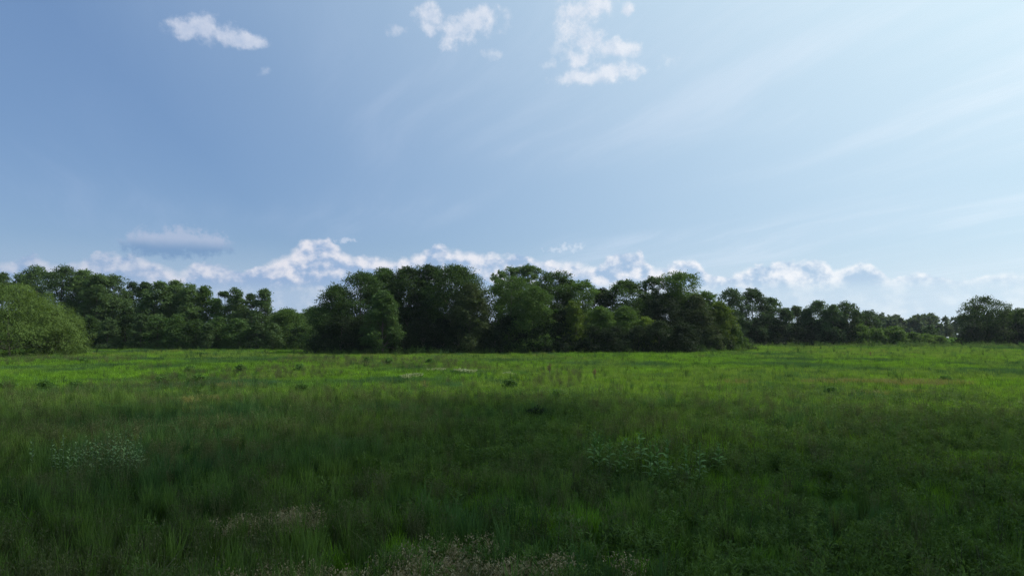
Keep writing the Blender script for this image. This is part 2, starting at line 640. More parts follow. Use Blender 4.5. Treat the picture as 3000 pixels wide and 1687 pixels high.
# ------------------------------------------------------------------ trees and bushes
def crown_cloud(rng, H, W, base, shape, nclump, per, leaf, spread, airy, droop, lean=0.0, depth=None, big=1.0):
    """Leaf positions of one crown: clumps in an envelope, twigs on the clumps, leaves on the twigs."""
    D = depth or W
    hz = (H - base)
    C, R = [], []
    tries = 0
    while len(C) < nclump and tries < nclump * 60:
        tries += 1
        a = rng.uniform(0, 2 * math.pi)
        s = rng.random() ** 0.45            # mostly towards the outside
        u = rng.random()
        if shape == 'dome':
            zt = u ** 0.8
            prof = math.sqrt(max(0.0, 1 - zt ** 2.2))
            prof = max(prof, 0.12)
        elif shape == 'column':
            zt = u
            prof = 0.5 * (1.0 - 0.65 * max(0, zt - 0.35) / 0.65) * (0.55 + 0.45 * min(1, zt / 0.25)) * 2
        elif shape == 'vase':
            zt = u ** 0.7
            prof = 0.35 + 0.65 * math.sin(min(1.0, zt * 1.05) ** 1.5 * math.pi * 0.62)
            prof *= 1.0 if zt < 0.85 else math.sqrt(max(0.1, 1 - ((zt - 0.85) / 0.17) ** 2))
        else:                               # round
            zt = u
            q = 2 * (zt - 0.44) / 1.10
            prof = max(0.05, 1 - abs(q) ** 2.8) ** 0.5
        rr = (rng.uniform(0.10, 0.17) * W + 0.25) * (1.10 - 0.30 * zt) * big
        if shape == 'column':
            rr *= 1.1
        rad = max(0.0, prof * 0.5 - 0.07) * s
        x = rad * W * math.cos(a) + lean * zt * H
        y = rad * D * math.sin(a)
        z = base + hz * zt * 0.97 - rr * 0.25
        C.append((x, y, max(z, rr * 0.5)))
        R.append(rr)
    # a few leaders that make the skyline uneven
    for k in range(int(rng.integers(4, 8))):
        a = rng.uniform(0, 2 * math.pi)
        q = rng.uniform(0, 0.30)
        rr = rng.uniform(0.05, 0.085) * W
        zt = 1.0 - 0.35 * q - (0.0 if k == 0 else rng.uniform(0, 0.06))
        C.append((q * W * math.cos(a) + lean * H, q * D * math.sin(a), base + hz * zt - rr))
        R.append(rr)
    C = np.array(C)
    R = np.array(R)
    # small tufts that stick out of the clumps and roughen the outline
    nt = int(len(C) * 1.1)
    src = rng.integers(0, len(C), nt)
    dt = unit(rng.normal(size=(nt, 3)) * np.array([1, 1, 0.7]) + np.array([0, 0, 0.55]) + unit(C[src] - np.array([0, 0, base + hz * 0.4])) * 0.8)
    Ct = C[src] + dt * (R[src] * rng.uniform(0.85, 1.25, nt))[:, None]
    keep = Ct[:, 2] < H * 1.01
    C = np.concatenate([C, Ct[keep]])
    R = np.concatenate([R, (rng.uniform(0.022, 0.045, nt) * W + 0.10)[keep]])
    ctr = np.array([lean * H * 0.5, 0, base + hz * 0.4])
    lp = 9
    wgt = np.clip((R / R[:max(1, nclump)].mean()) ** 1.6, 0.12, 2.0)
    tw = np.maximum(2, (wgt * per / lp * nclump / wgt.sum() * 1.0).astype(int))
    # twigs
    Ct = np.repeat(C, tw, axis=0)
    Rt = np.repeat(R, tw)
    d = rng.normal(size=(len(Ct), 3))
    d[:, 2] = d[:, 2] * 0.8 + 0.30
    d += unit(Ct - ctr) * 0.55
    d = unit(d)
    Tw = Ct + d * (Rt * rng.uniform(0.55, 1.08, len(Rt)))[:, None] * np.array([1, 1, 0.78])
    # leaves
    Tl = np.repeat(Tw, lp, axis=0)
    dl = np.repeat(d, lp, axis=0)
    sz = np.repeat(Rt, lp)
    if droop > 0:
        along = unit(dl * np.array([1, 1, 0.3]) + np.array([0, 0, -droop]) + rng.normal(size=dl.shape) * 0.25)
        run = rng.random(len(Tl)) * spread * 2.2
        P = Tl + along * run[:, None] + rng.normal(size=dl.shape) * spread * 0.28
        Dv = along
        Nn = unit(np.array([0, 0, 1.0]) + dl * 0.75 + rng.normal(size=dl.shape) * 0.26)
    else:
        P = Tl + rng.normal(size=dl.shape) * np.minimum(spread, sz * 0.5)[:, None] * np.array([1, 1, 0.6])
        Dv = unit(rng.normal(size=dl.shape) + dl * 0.6)
        Nn = unit(dl * 0.8 + np.array([0, 0, 0.7]) + rng.normal(size=dl.shape) * 0.75)
    P[:, 2] = np.maximum(P[:, 2], 0.05)
    Ls = leaf * rng.uniform(0.7, 1.35, len(P))
    Ws = Ls * (0.36 if droop > 0 else 0.72)
    tw_t = np.repeat(rng.normal(0.45, 0.17, len(Tw)), lp)
    tint = np.clip(tw_t + rng.normal(0, 0.09, len(P)), 0, 1)
    return P, Nn, Dv, Ls, Ws, tint, C, R


TREE_LIST = []
STATS = []


def tree(name, label, cat, px, base_y, top_y, width, kind='round', leaf='oak', back=0.0, cb=0.18, density=1.0,
         airy=0.0, droop=0.0, size=None, group=None, trunk=True, seed=None, depth=None, lean=0.0, cap=36000, clumps=None, big=1.0):
    """A tree where it stands: photo column, line of its foot, top and crown width fix distance, height and spread."""
    gx, gy = ground_at(px, base_y)
    y = gy + back
    x = x_at(px, y)
    H = z_at(px, top_y, y)
    W = width / FOC * y * 1.12
    rng = np.random.default_rng(seed if seed is not None else (int(px * 7 + top_y * 13 + back * 3) % 100000))
    lf = size or (0.00145 * y + 0.065)
    area = (H * (1 - cb)) * W
    n_leaf = min(cap, max(900, int(area * 7.9 * density * (1 - 0.5 * airy) / (lf * lf * 0.36))))
    STATS.append((name, n_leaf, round(H, 1), round(W, 1), round(lf, 2)))
    nclump = clumps or int(np.clip(20 + area * 0.75, 20, 150) * (1 - 0.40 * airy))
    per = max(44, int(n_leaf / (nclump + 5)))
    spread = max(lf * 0.9, 0.055 * W * 0.6)
    P, Nn, Dv, Ls, Ws, tint, C, R = crown_cloud(rng, H, W, H * cb, kind, nclump, per, lf, min(spread, 0.5), airy, droop, lean, depth, big)
    V, F = tiny_leaves(P, Nn, Dv, Ls, Ws)
    root = empty(name, (x, y, 0.0))
    tag(root, label, cat, group)
    me = mesh_from('crown', V, F, LEAF[leaf], tint)
    o = bpy.data.objects.new('crown' if trunk else 'foliage', me)
    link(o, root)
    # trunk with limbs that reach into the clumps
    tr = []
    r0 = 0.018 * H + 0.05
    if kind == 'dome' and cb < 0.1:
        r0 *= 0.8
    bend = rng.normal(0, 0.02, 2) * H
    spine = []
    for k in range(7):
        f = k / 6
        spine.append((bend[0] * math.sin(f * 2.2) + lean * f * H * 0.8, bend[1] * math.sin(f * 2.6), -0.1 + f * H * 0.86))
    tr.append(tube(spine, [r0 * (1.25 if k == 0 else 1.0) * (1 - 0.87 * k / 6) for k in range(7)], 7))
    order = np.argsort(-R)[:int(min(len(C), 22))]
    for i in order:
        c = C[i]
        zt = np.clip(c[2] - 0.55 * math.hypot(c[0], c[1]) - 0.06 * H, 0.12 * H, 0.78 * H)
        f = (zt + 0.1) / (H * 0.86)
        p0 = np.array([bend[0] * math.sin(f * 2.2) + lean * f * H * 0.8, bend[1] * math.sin(f * 2.6), zt])
        p1 = p0 * 0.45 + c * 0.55 + np.array([0, 0, 0.04 * H])
        rr = r0 * (1 - 0.8 * f) * 0.5
        tr.append(tube([p0, p1, c], [rr, rr * 0.6, rr * 0.2], 5))
    V, F = join(tr)
    o = bpy.data.objects.new('trunk' if trunk else 'stem', mesh_from('trunk', V, F, BARK, smooth=True))
    link(o, root)
    TREE_LIST.append(root)
    return root


# ---- the big rounded tree at the near end of the left wood
tree('willow_tree', 'big rounded feathery tree, pale olive green, at the near end of the left wood', 'tree', 32, 1042, 836, 372, 'dome', 'willow',
     cb=0.02, density=2.0, droop=0.55, size=0.30, seed=11, cap=72000, clumps=230, big=0.66)
tree('willow_tree', 'lower feathery olive shoulder beside the big rounded tree', 'tree', 172, 1036, 905, 140, 'dome', 'willow',
     cb=0.02, density=2.0, droop=0.55, size=0.28, seed=12, cap=30000, clumps=110, big=0.85)

# ---- the left wood
LW = 'trees of the left wood'
for px, top, w, back, kind, lf, airy, cb, lab in [
    (2, 803, 60, 8, 'round', 'cool', .1, .08, 'tree top peeping over the big rounded olive tree at the picture edge'),
    (58, 818, 52, 6, 'round', 'cool', .3, .25, 'small loose crown just behind the top of the rounded olive tree'),
    (103, 784, 92, 8, 'vase', 'cool', .5, .3, 'tall airy tree with see-through crown above the rounded olive tree'),
    (180, 781, 112, 4, 'round', 'cool', .0, .05, 'tallest full tree of the left wood, with a small pointed tip'),
    (238, 793, 96, 6, 'round', 'cool', .0, .05, 'broad green tree next to the tallest of the left wood'),
    (283, 802, 76, 3, 'round', 'cool', .0, .05, 'green tree in the middle of the left wood with paler upper sprays'),
    (327, 803, 84, 7, 'round', 'cool', .1, .08, 'rounded high crown above the dip in the left wood'),
    (386, 825, 52, 14, 'round', 'blue', .1, .2, 'dark narrow crown standing back in the dip of the left wood'),
    (424, 829, 52, 4, 'column', 'cool', .0, .03, 'slim upright tree at the near side of the dip in the left wood'),
    (466, 827, 84, 3, 'round', 'cool', .0, .04, 'spiky topped tree of the left wood beside the slim upright one'),
    (512, 824, 84, 6, 'round', 'cool', .0, .04, 'highest crown of the second rise of the left wood'),
    (556, 833, 64, 4, 'column', 'cool', .0, .03, 'upright tree with soft pointed top in the left wood'),
    (597, 839, 58, 6, 'column', 'fresh', .1, .04, 'pointed poplar like tree before the low dip of the left wood'),
    (628, 872, 42, 5, 'round', 'deep', .1, .1, 'short dark tree in the low dip near the end of the left wood'),
    (655, 856, 34, 9, 'vase', 'deep', .7, .4, 'thin dark tree with separate tufts against the sky'),
    (690, 846, 60, 5, 'column', 'cool', .2, .1, 'dark tall tree after the thin tufted one'),
    (733, 862, 46, 8, 'round', 'cool', .2, .1, 'lower crown between the last two tall trees of the left wood'),
    (768, 846, 62, 4, 'column', 'cool', .2, .08, 'last tall upright tree at the end of the left wood'),
    (842, 912, 120, 6, 'dome', 'fresh', .0, .03, 'low rounded bright tree just past the end of the left wood'),
    (918, 905, 100, 14, 'dome', 'cool', .0, .03, 'low dark rounded tree in the gap before the central grove'),
]:
    tree('broadleaf_tree', lab, 'tree', px, 1021, top, w * 1.14, kind, lf, back, cb, airy=airy, group=LW)
LW_FOOT = ['beside the feathery olive shoulder', 'under the tallest full tree, first of two', 'under the broad green tree', 'under the crown with paler sprays', 'below the rounded high crown', 'below the dark narrow crown in the dip', 'below the slim upright tree', 'below the spiky topped tree', 'before the highest crown of the second rise', 'below the pointed poplar like tree', 'between the last two tall trees', 'under the last tall upright tree', 'between the two low rounded trees in the gap']
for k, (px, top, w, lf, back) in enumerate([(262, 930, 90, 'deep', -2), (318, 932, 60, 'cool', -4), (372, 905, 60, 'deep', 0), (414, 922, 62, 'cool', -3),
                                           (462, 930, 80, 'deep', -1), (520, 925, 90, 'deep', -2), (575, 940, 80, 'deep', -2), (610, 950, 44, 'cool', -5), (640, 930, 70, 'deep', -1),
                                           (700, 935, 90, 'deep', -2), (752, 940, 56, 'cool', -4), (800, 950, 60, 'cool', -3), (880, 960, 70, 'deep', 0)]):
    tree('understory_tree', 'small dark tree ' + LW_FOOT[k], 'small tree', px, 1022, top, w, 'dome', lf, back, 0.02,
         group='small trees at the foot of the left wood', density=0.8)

# ---- the central grove
CG = 'trees of the central grove'
for px, base, top, w, back, kind, lf, airy, cb, lab in [
    (982, 1032, 842, 150, 2, 'dome', 'deep', .0, .02, 'low sloping dark tree at the outer left end of the central grove'),
    (1058, 1032, 800, 172, 6, 'round', 'deep', .0, .10, 'rounded shoulder tree next to the sloping end of the central grove'),
    (1125, 1032, 789, 124, 10, 'round', 'deep', .1, .20, 'high crown with two small tips above the small lit tree'),
    (1192, 1032, 786, 124, 9, 'round', 'deep', .1, .38, 'high crown over bare trunks and sky holes in the central grove'),
    (1258, 1032, 780, 120, 10, 'round', 'deep', .1, .40, 'tallest tipped crown of the first half of the central grove'),
    (1332, 1032, 783, 172, 6, 'round', 'oak', .0, .36, 'full round crown with yellowish lit top before the deep notch'),
    (1378, 1031, 832, 116, -2, 'dome', 'olive', .1, .05, 'brownish olive feathery tree on the near side of the notch'),
    (1122, 1033, 855, 100, -3, 'dome', 'deep', .0, .05, 'small round lit tree standing in front of the taller grove'),
    (1500, 1031, 816, 176, 4, 'round', 'oak', .0, .10, 'wide round crown just after the notch, lit along its top'),
    (1462, 1031, 790, 44, 16, 'vase', 'cool', .4, .4, 'small tuft of a far tree rising over the wide round crown'),
    (1508, 1031, 783, 64, 18, 'vase', 'cool', .6, .4, 'airy tall tree rising behind the wide round crown'),
    (1553, 1031, 777, 58, 18, 'vase', 'cool', .6, .4, 'tallest airy tree rising behind the wide round crown'),
    (1562, 1030, 848, 150, -3, 'dome', 'fresh', .1, .10, 'fresh green feathery tree in front of the airy tall ones'),
    (1622, 1030, 799, 112, 8, 'vase', 'oak', .6, .40, 'rusty tipped open crown with sky showing through its limbs'),
    (1664, 1030, 816, 58, 12, 'vase', 'oak', .6, .40, 'narrow open crown between two fuller trees of the central grove'),
    (1706, 1030, 817, 92, 8, 'round', 'oak', .3, .30, 'rounded crown past the open ones of the central grove'),
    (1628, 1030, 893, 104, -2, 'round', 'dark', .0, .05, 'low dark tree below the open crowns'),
    (1686, 1030, 886, 72, -4, 'column', 'lime', .0, .05, 'slim yellow green lit tree below the open crowns'),
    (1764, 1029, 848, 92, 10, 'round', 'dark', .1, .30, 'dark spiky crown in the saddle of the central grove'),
    (1836, 1029, 828, 126, 9, 'round', 'oak', .2, .34, 'broad crown between the saddle and the tall bright tree'),
    (1890, 1029, 865, 80, 12, 'round', 'olive', .4, .3, 'pale thin crown below the tall bright tree'),
    (1762, 1029, 903, 112, -2, 'dome', 'fresh', .0, .05, 'first of the low trees with layered lighter green tops'),
    (1834, 1029, 903, 112, -1, 'dome', 'fresh', .0, .05, 'second low tree with layered lighter green top beside the first'),
    (1890, 1029, 930, 76, -3, 'dome', 'lime', .0, .05, 'smallest low tree with layered lighter green top'),
    (1996, 1028, 802, 112, 6, 'vase', 'fresh', .3, .36, 'tall bright green crown standing above the end of the grove'),
    (1912, 1028, 813, 62, 8, 'vase', 'cool', .6, .44, 'loose tufted crown leaning beside the tall bright one'),
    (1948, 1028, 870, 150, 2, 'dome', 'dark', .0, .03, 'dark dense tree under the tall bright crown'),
    (2040, 1027, 870, 120, 1, 'dome', 'olive', .0, .03, 'dull brownish dense tree after the dark one'),
    (2066, 1027, 853, 82, 6, 'round', 'oak', .1, .15, 'last high crown of the central grove above its sloping end'),
    (2112, 1026, 888, 90, 0, 'dome', 'lime', .0, .03, 'bright lit sloping tree at the outer end of the central grove'),
]:
    tree('broadleaf_tree', lab, 'tree', px, base, top, w, kind, lf, back, cb, airy=airy, group=CG)
CG_FOOT = ['at the very outer left end', 'under the sloping dark end tree', 'under the rounded shoulder tree', 'below the bare trunks and sky holes', 'below the tallest tipped crown', 'under the full round crown', 'under the olive feathery tree', 'inside the deep notch', 'just past the deep notch', 'under the wide round crown', 'under the fresh green feathery tree', 'between the low dark and the slim lit tree', 'under the first layered low tree', 'between the two layered low trees', 'under the smallest layered low tree', 'before the dark dense tree', 'before the dull brownish tree', 'under the small round lit tree']
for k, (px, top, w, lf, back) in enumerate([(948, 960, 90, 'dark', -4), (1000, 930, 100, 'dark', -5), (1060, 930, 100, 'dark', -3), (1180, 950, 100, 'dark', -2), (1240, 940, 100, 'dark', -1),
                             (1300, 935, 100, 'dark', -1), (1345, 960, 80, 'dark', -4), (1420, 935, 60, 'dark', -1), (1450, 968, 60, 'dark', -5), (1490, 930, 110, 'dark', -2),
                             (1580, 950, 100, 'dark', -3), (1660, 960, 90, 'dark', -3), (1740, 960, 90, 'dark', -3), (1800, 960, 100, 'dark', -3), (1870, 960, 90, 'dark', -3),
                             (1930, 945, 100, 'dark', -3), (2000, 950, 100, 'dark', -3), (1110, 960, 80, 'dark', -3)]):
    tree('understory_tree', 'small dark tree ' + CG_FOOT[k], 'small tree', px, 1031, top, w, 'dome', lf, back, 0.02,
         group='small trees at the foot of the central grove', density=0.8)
for px, base, top, w, lf, lab in [
    (1412, 1032, 962, 54, 'olive', 'pale olive bush at the foot of the notch in the central grove'),
    (2048, 1027, 985, 70, 'grey', 'greyish bush at the foot of the dull brownish tree'),
    (2082, 1028, 970, 70, 'olive', 'dull rounded bush before the sloping end of the grove'),
    (2138, 1026, 945, 70, 'fresh', 'bright bush on the slope at the end of the central grove'),
    (2160, 1026, 975, 60, 'fresh', 'lower bright bush one step down the slope of the grove end'),
    (2182, 1025, 992, 48, 'dark', 'lowest dark green bush at the very tip of the grove end'),
    (2120, 1028, 992, 56, 'dark', 'dark low bush nestled under the bright slope of bushes'),
]:
    tree('bush', lab, 'bush', px, base, top, w, 'dome', lf, 0, 0.02, trunk=False, group='bushes at the end of the central grove')

# ---- the right wood, a little farther off
RW = 'trees of the right wood'
for px, top, w, back, kind, lf, airy, cb, lab in [
    (2140, 845, 96, 0, 'round', 'blue', .1, .12, 'first tall dark tree behind the sloping end of the central grove'),
    (2206, 850, 100, 3, 'round', 'blue', .1, .12, 'second tall dark tree of the right wood with a pointed edge'),
    (2264, 874, 64, 4, 'round', 'blue', .1, .10, 'stepped lower crown after the two tall dark trees'),
    (2302, 903, 60, 2, 'dome', 'blue', .0, .05, 'brownish low rounded tree in the dip of the right wood'),
    (2336, 899, 62, 6, 'column', 'cool', .1, .05, 'lit narrow tree in the dip of the right wood'),
    (2362, 908, 46, 3, 'dome', 'blue', .0, .05, 'low dark tree beside the lit narrow one'),
    (2400, 885, 84, 2, 'round', 'blue', .1, .10, 'wide crown starting the last rise of the right wood'),
    (2440, 895, 60, 0, 'round', 'blue', .1, .08, 'middle crown of the last rise of the right wood'),
    (2480, 884, 74, 2, 'round', 'blue', .1, .08, 'highest crown of the last rise of the right wood'),
    (2508, 912, 46, 3, 'column', 'cool', .0, .05, 'slim lit tree at the edge of the last rise'),
    (2540, 911, 74, 40, 'round', 'blue', .0, .08, 'rounded bluish tree standing alone past the right wood'),
    (2726, 956, 42, 22, 'round', 'blue', .0, .08, 'small ball shaped tree rising behind the hedge of bushes'),
    (2888, 872, 122, 3, 'round', 'oak', .3, .20, 'big rounded tree with sky holes standing by the field gap'),
    (2952, 912, 66, 5, 'round', 'oak', .1, .10, 'lower tree leaning on the big rounded one'),
    (2998, 906, 84, 3, 'round', 'oak', .1, .10, 'last tree cut by the picture edge'),
]:
    tree('broadleaf_tree', lab, 'tree', px, 1012, top, w, kind, lf, back, cb, airy=airy, group=RW, density=0.9)
RW_FOOT = ['under the second tall dark tree', 'under the stepped lower crown', 'under the lit narrow tree', 'under the wide crown of the last rise', 'under the middle crown of the last rise', 'at the edge of the last rise', 'on the gap side of the big rounded tree', 'under the big rounded tree', 'under the last tree at the picture edge']
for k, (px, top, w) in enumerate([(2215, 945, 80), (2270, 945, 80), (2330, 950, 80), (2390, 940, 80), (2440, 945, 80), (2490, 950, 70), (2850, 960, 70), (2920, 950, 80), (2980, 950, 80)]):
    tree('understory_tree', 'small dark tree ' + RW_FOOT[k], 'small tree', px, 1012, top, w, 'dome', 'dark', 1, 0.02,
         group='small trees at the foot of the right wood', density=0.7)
for px, top, w, lf, lab in [
    (2285, 989, 56, 'grey', 'pale grey green bush at the foot of the dip'),
    (2318, 992, 40, 'grey', 'smaller greyish bush beside the pale one at the dip'),
    (2441, 994, 32, 'grey', 'small round pale bush alone in front of the last rise'),
    (2515, 953, 64, 'fresh', 'first bush of the hedge, against the last rise of trees'),
    (2562, 962, 66, 'fresh', 'second bush of the hedge, bright green on top'),
    (2622, 960, 76, 'fresh', 'largest rounded bush in the middle of the hedge'),
    (2674, 976, 60, 'fresh', 'lower bush of the hedge below the ball shaped tree'),
    (2716, 980, 60, 'fresh', 'fresh green bush near the end of the hedge'),
    (2745, 985, 48, 'fresh', 'last bush of the hedge before the field gap'),
    (2695, 996, 60, 'olive', 'low olive bush at the foot of the hedge'),
    (2812, 998, 50, 'dark', 'dark low bush at the foot of the big rounded tree'),
    (2975, 998, 30, 'grey', 'small pale bush at the shaded foot of the edge trees'),
]:
    tree('bush', lab, 'bush', px, 1012, top, w, 'dome', lf, 0, 0.02, trunk=False, group='bushes before the right wood', density=1.5)

print('LEAVES', sum(a[1] for a in STATS), STATS[::9])


# ------------------------------------------------------------------ grass and weeds of the meadow
GRASS = {
    'mid': leaf_material('meadow_grass', (0.046, 0.109, 0.010), (0.145, 0.304, 0.028), (0.147, 0.268, 0.021), through=0.40, vary=0.42,
                         patch=((0.046, 0.105, 0.040), 0.055, 0.46, 0.60, 1.0)),
    'tall': leaf_material('tall_grass', (0.031, 0.070, 0.015), (0.114, 0.198, 0.047), (0.109, 0.163, 0.032), through=0.36, vary=0.52,
                          patch=((0.041, 0.103, 0.038), 0.09, 0.42, 0.62, 0.8)),
    'brown': leaf_material('seeding_grass_heads', (0.054, 0.073, 0.028), (0.104, 0.122, 0.050), (0.095, 0.105, 0.045), through=0.25, vary=0.35),
    'forb': leaf_material('weed_leaves', (0.027, 0.065, 0.014), (0.100, 0.185, 0.041), (0.099, 0.152, 0.035), through=0.36, vary=0.28),
    'cream': leaf_material('cream_seed_heads', (0.21, 0.18, 0.10), (0.40, 0.34, 0.21), None, through=0.25, vary=0.25),
    'white': leaf_material('white_flower_heads', (0.16, 0.21, 0.10), (0.32, 0.36, 0.22), None, through=0.25, vary=0.15),
    'straw': leaf_material('dry_grass', (0.11, 0.12, 0.040), (0.22, 0.20, 0.08), (0.18, 0.19, 0.05), through=0.3, vary=0.2),
    'stalk': leaf_material('old_dark_stalks', (0.030, 0.026, 0.020), (0.070, 0.058, 0.042), None, through=0.0, vary=0.25, rough=0.8),
    'yellow': leaf_material('yellow_green_grass', (0.082, 0.158, 0.022), (0.150, 0.245, 0.044), (0.158, 0.236, 0.046), through=0.42, vary=0.22),
}


def blades(rng, n, radius, h0, h1, w, lean=0.25, bend=0.35):
    """Curved grass blades: two quads each, tapering."""
    a = rng.uniform(0, 2 * math.pi, n)
    r = radius * np.sqrt(rng.random(n))
    base = np.stack([r * np.cos(a), r * np.sin(a), np.full(n, -0.03)], 1)
    H = rng.uniform(h0, h1, n)
    b = rng.uniform(0, 2 * math.pi, n)
    out = np.stack([np.cos(b), np.sin(b), np.zeros(n)], 1)
    side = np.stack([-np.sin(b), np.cos(b), np.zeros(n)], 1)
    l1 = (H * rng.uniform(0.1, lean, n))[:, None]
    l2 = (H * rng.uniform(0.2, lean + bend, n))[:, None]
    mid = base + out * l1 + np.array([0, 0, 1.0]) * (H * 0.58)[:, None]
    tip = base + out * l2 + np.array([0, 0, 1.0]) * (H * 0.98)[:, None]
    W = (w * rng.uniform(0.7, 1.3, n))[:, None]
    V = np.stack([base - side * W * .5, base + side * W * .5, mid + side * W * .45, mid - side * W * .45, tip + side * W * .08, tip - side * W * .08], 1)
    F = np.arange(n)[:, None] * 6
    F = np.concatenate([F + np.array([[0, 1, 2, 3]]), F + np.array([[3, 2, 4, 5]])], 0)
    tint = np.tile(np.clip(rng.normal(0.5, 0.30, n), 0, 1), 2)
    return V.reshape(-1, 3), F, tint, tip, H


def tufts_of_leaves(rng, pts, n_each, spread, length, width, up=0.3):
    P = np.repeat(pts, n_each, 0) + rng.normal(size=(len(pts) * n_each, 3)) * spread
    D = rng.normal(size=P.shape)
    D[:, 2] = np.abs(D[:, 2]) * 0.5 + up
    Nn = rng.normal(size=P.shape) * 0.5 + np.array([0, 0, 1.0])
    n = len(P)
    V, F = leaf_cards(P, Nn, D, length * rng.uniform(.7, 1.3, n), width * rng.uniform(.7, 1.3, n), rng)
    return V, F, np.clip(rng.normal(.5, .25, n), 0, 1)


def merge(*sets):
    V, F, T, o = [], [], [], 0
    for v, f, t in sets:
        V.append(v)
        F.append(f + o)
        T.append(t)
        o += len(v)
    return np.concatenate(V), np.concatenate(F), np.concatenate(T)


def make_clump(kind, seed):
    rng = np.random.default_rng(seed)
    mats = None
    if kind == 'lawn':           # ordinary meadow grass, knee high
        V, F, T, tip, H = blades(rng, 62, 0.27, 0.25, 0.68, 0.016)
        mat = GRASS['mid']
    elif kind == 'far':          # the same seen far off, wider tufts
        V, F, T, tip, H = blades(rng, 150, 1.0, 0.28, 0.68, 0.034)
        mat = GRASS['mid']
    elif kind == 'yellow':
        V, F, T, tip, H = blades(rng, 110, 0.8, 0.28, 0.60, 0.029)
        mat = GRASS['yellow']
    elif kind == 'tall':         # tall upright grass that makes the streaks
        V, F, T, tip, H = blades(rng, 42, 0.11, 0.50, 1.15, 0.015, 0.12, 0.16)
        mat = GRASS['tall']
    elif kind == 'seedy':        # thin stems with brownish purple heads
        v1, f1, t1, tip, H = blades(rng, 44, 0.16, 0.55, 1.10, 0.011, 0.12, 0.18)
        V, F, T = merge((v1, f1, t1 * 0.8), tufts_of_leaves(rng, tip, 4, (0.022, 0.022, 0.08), 0.075, 0.016, 0.9))
        mat = GRASS['brown']
    elif kind == 'forb':         # leafy weeds with narrow leaves up the stem
        sv = []
        for k in range(9):
            a, r = rng.uniform(0, 6.28), 0.34 * math.sqrt(rng.random())
            h = rng.uniform(0.35, 0.8)
            b = np.array([r * math.cos(a), r * math.sin(a), 0])
            top = b + np.array([rng.normal(0, .07), rng.normal(0, .07), h])
            f = np.linspace(0.15, 1, 9)[:, None]
            sv.append(b + (top - b) * f)
        pts = np.concatenate(sv)
        V, F, T = tufts_of_leaves(rng, pts, 3, 0.012, 0.12, 0.032, 0.25)
        mat = GRASS['forb']
    elif kind == 'broad':        # low broad leaves
        pts = rng.uniform(-0.4, 0.4, (60, 3)) * np.array([1, 1, 0]) + np.array([0, 0, 1]) * rng.uniform(0.1, 0.45, (60, 1))
        V, F, T = tufts_of_leaves(rng, pts, 2, 0.04, 0.13, 0.075, 0.1)
        mat = GRASS['forb']
    elif kind == 'cream':        # fluffy pale heads on short stems
        v1, f1, t1, tip, H = blades(rng, 20, 0.40, 0.35, 0.70, 0.007, 0.12, 0.2)
        V, F, T = merge((v1, f1, t1 * 0.2), tufts_of_leaves(rng, tip, 6, (0.022, 0.022, 0.045), 0.06, 0.026, 0.5))
        mat = GRASS['cream']
    elif kind == 'white':
        v1, f1, t1, tip, H = blades(rng, 26, 0.6, 0.45, 0.70, 0.012, 0.1, 0.12)
        V, F, T = merge((v1, f1, t1 * 0.1), tufts_of_leaves(rng, tip, 5, (0.06, 0.06, 0.02), 0.13, 0.09, 0.1))
        mat = GRASS['white']
    elif kind == 'straw':
        V, F, T, tip, H = blades(rng, 60, 0.6, 0.30, 0.68, 0.026, 0.3, 0.5)
        mat = GRASS['straw']
    elif kind == 'stalk':        # last year's dark stalks
        V, F, T, tip, H = blades(rng, 7, 0.45, 0.7, 1.25, 0.013, 0.10, 0.10)
        mat = GRASS['stalk']
    elif kind == 'lying':        # grey dead stems lying about
        V, F, T, tip, H = blades(rng, 16, 0.5, 0.5, 1.1, 0.014, 0.7, 1.0)
        V[:, 2] *= 0.45
        V[:, 2] += 0.25
        mat = GRASS['brown']
    me = mesh_from('%s_tuft' % kind, V, F, mat, T)
    return bpy.data.objects.new('%s_tuft' % kind, me)


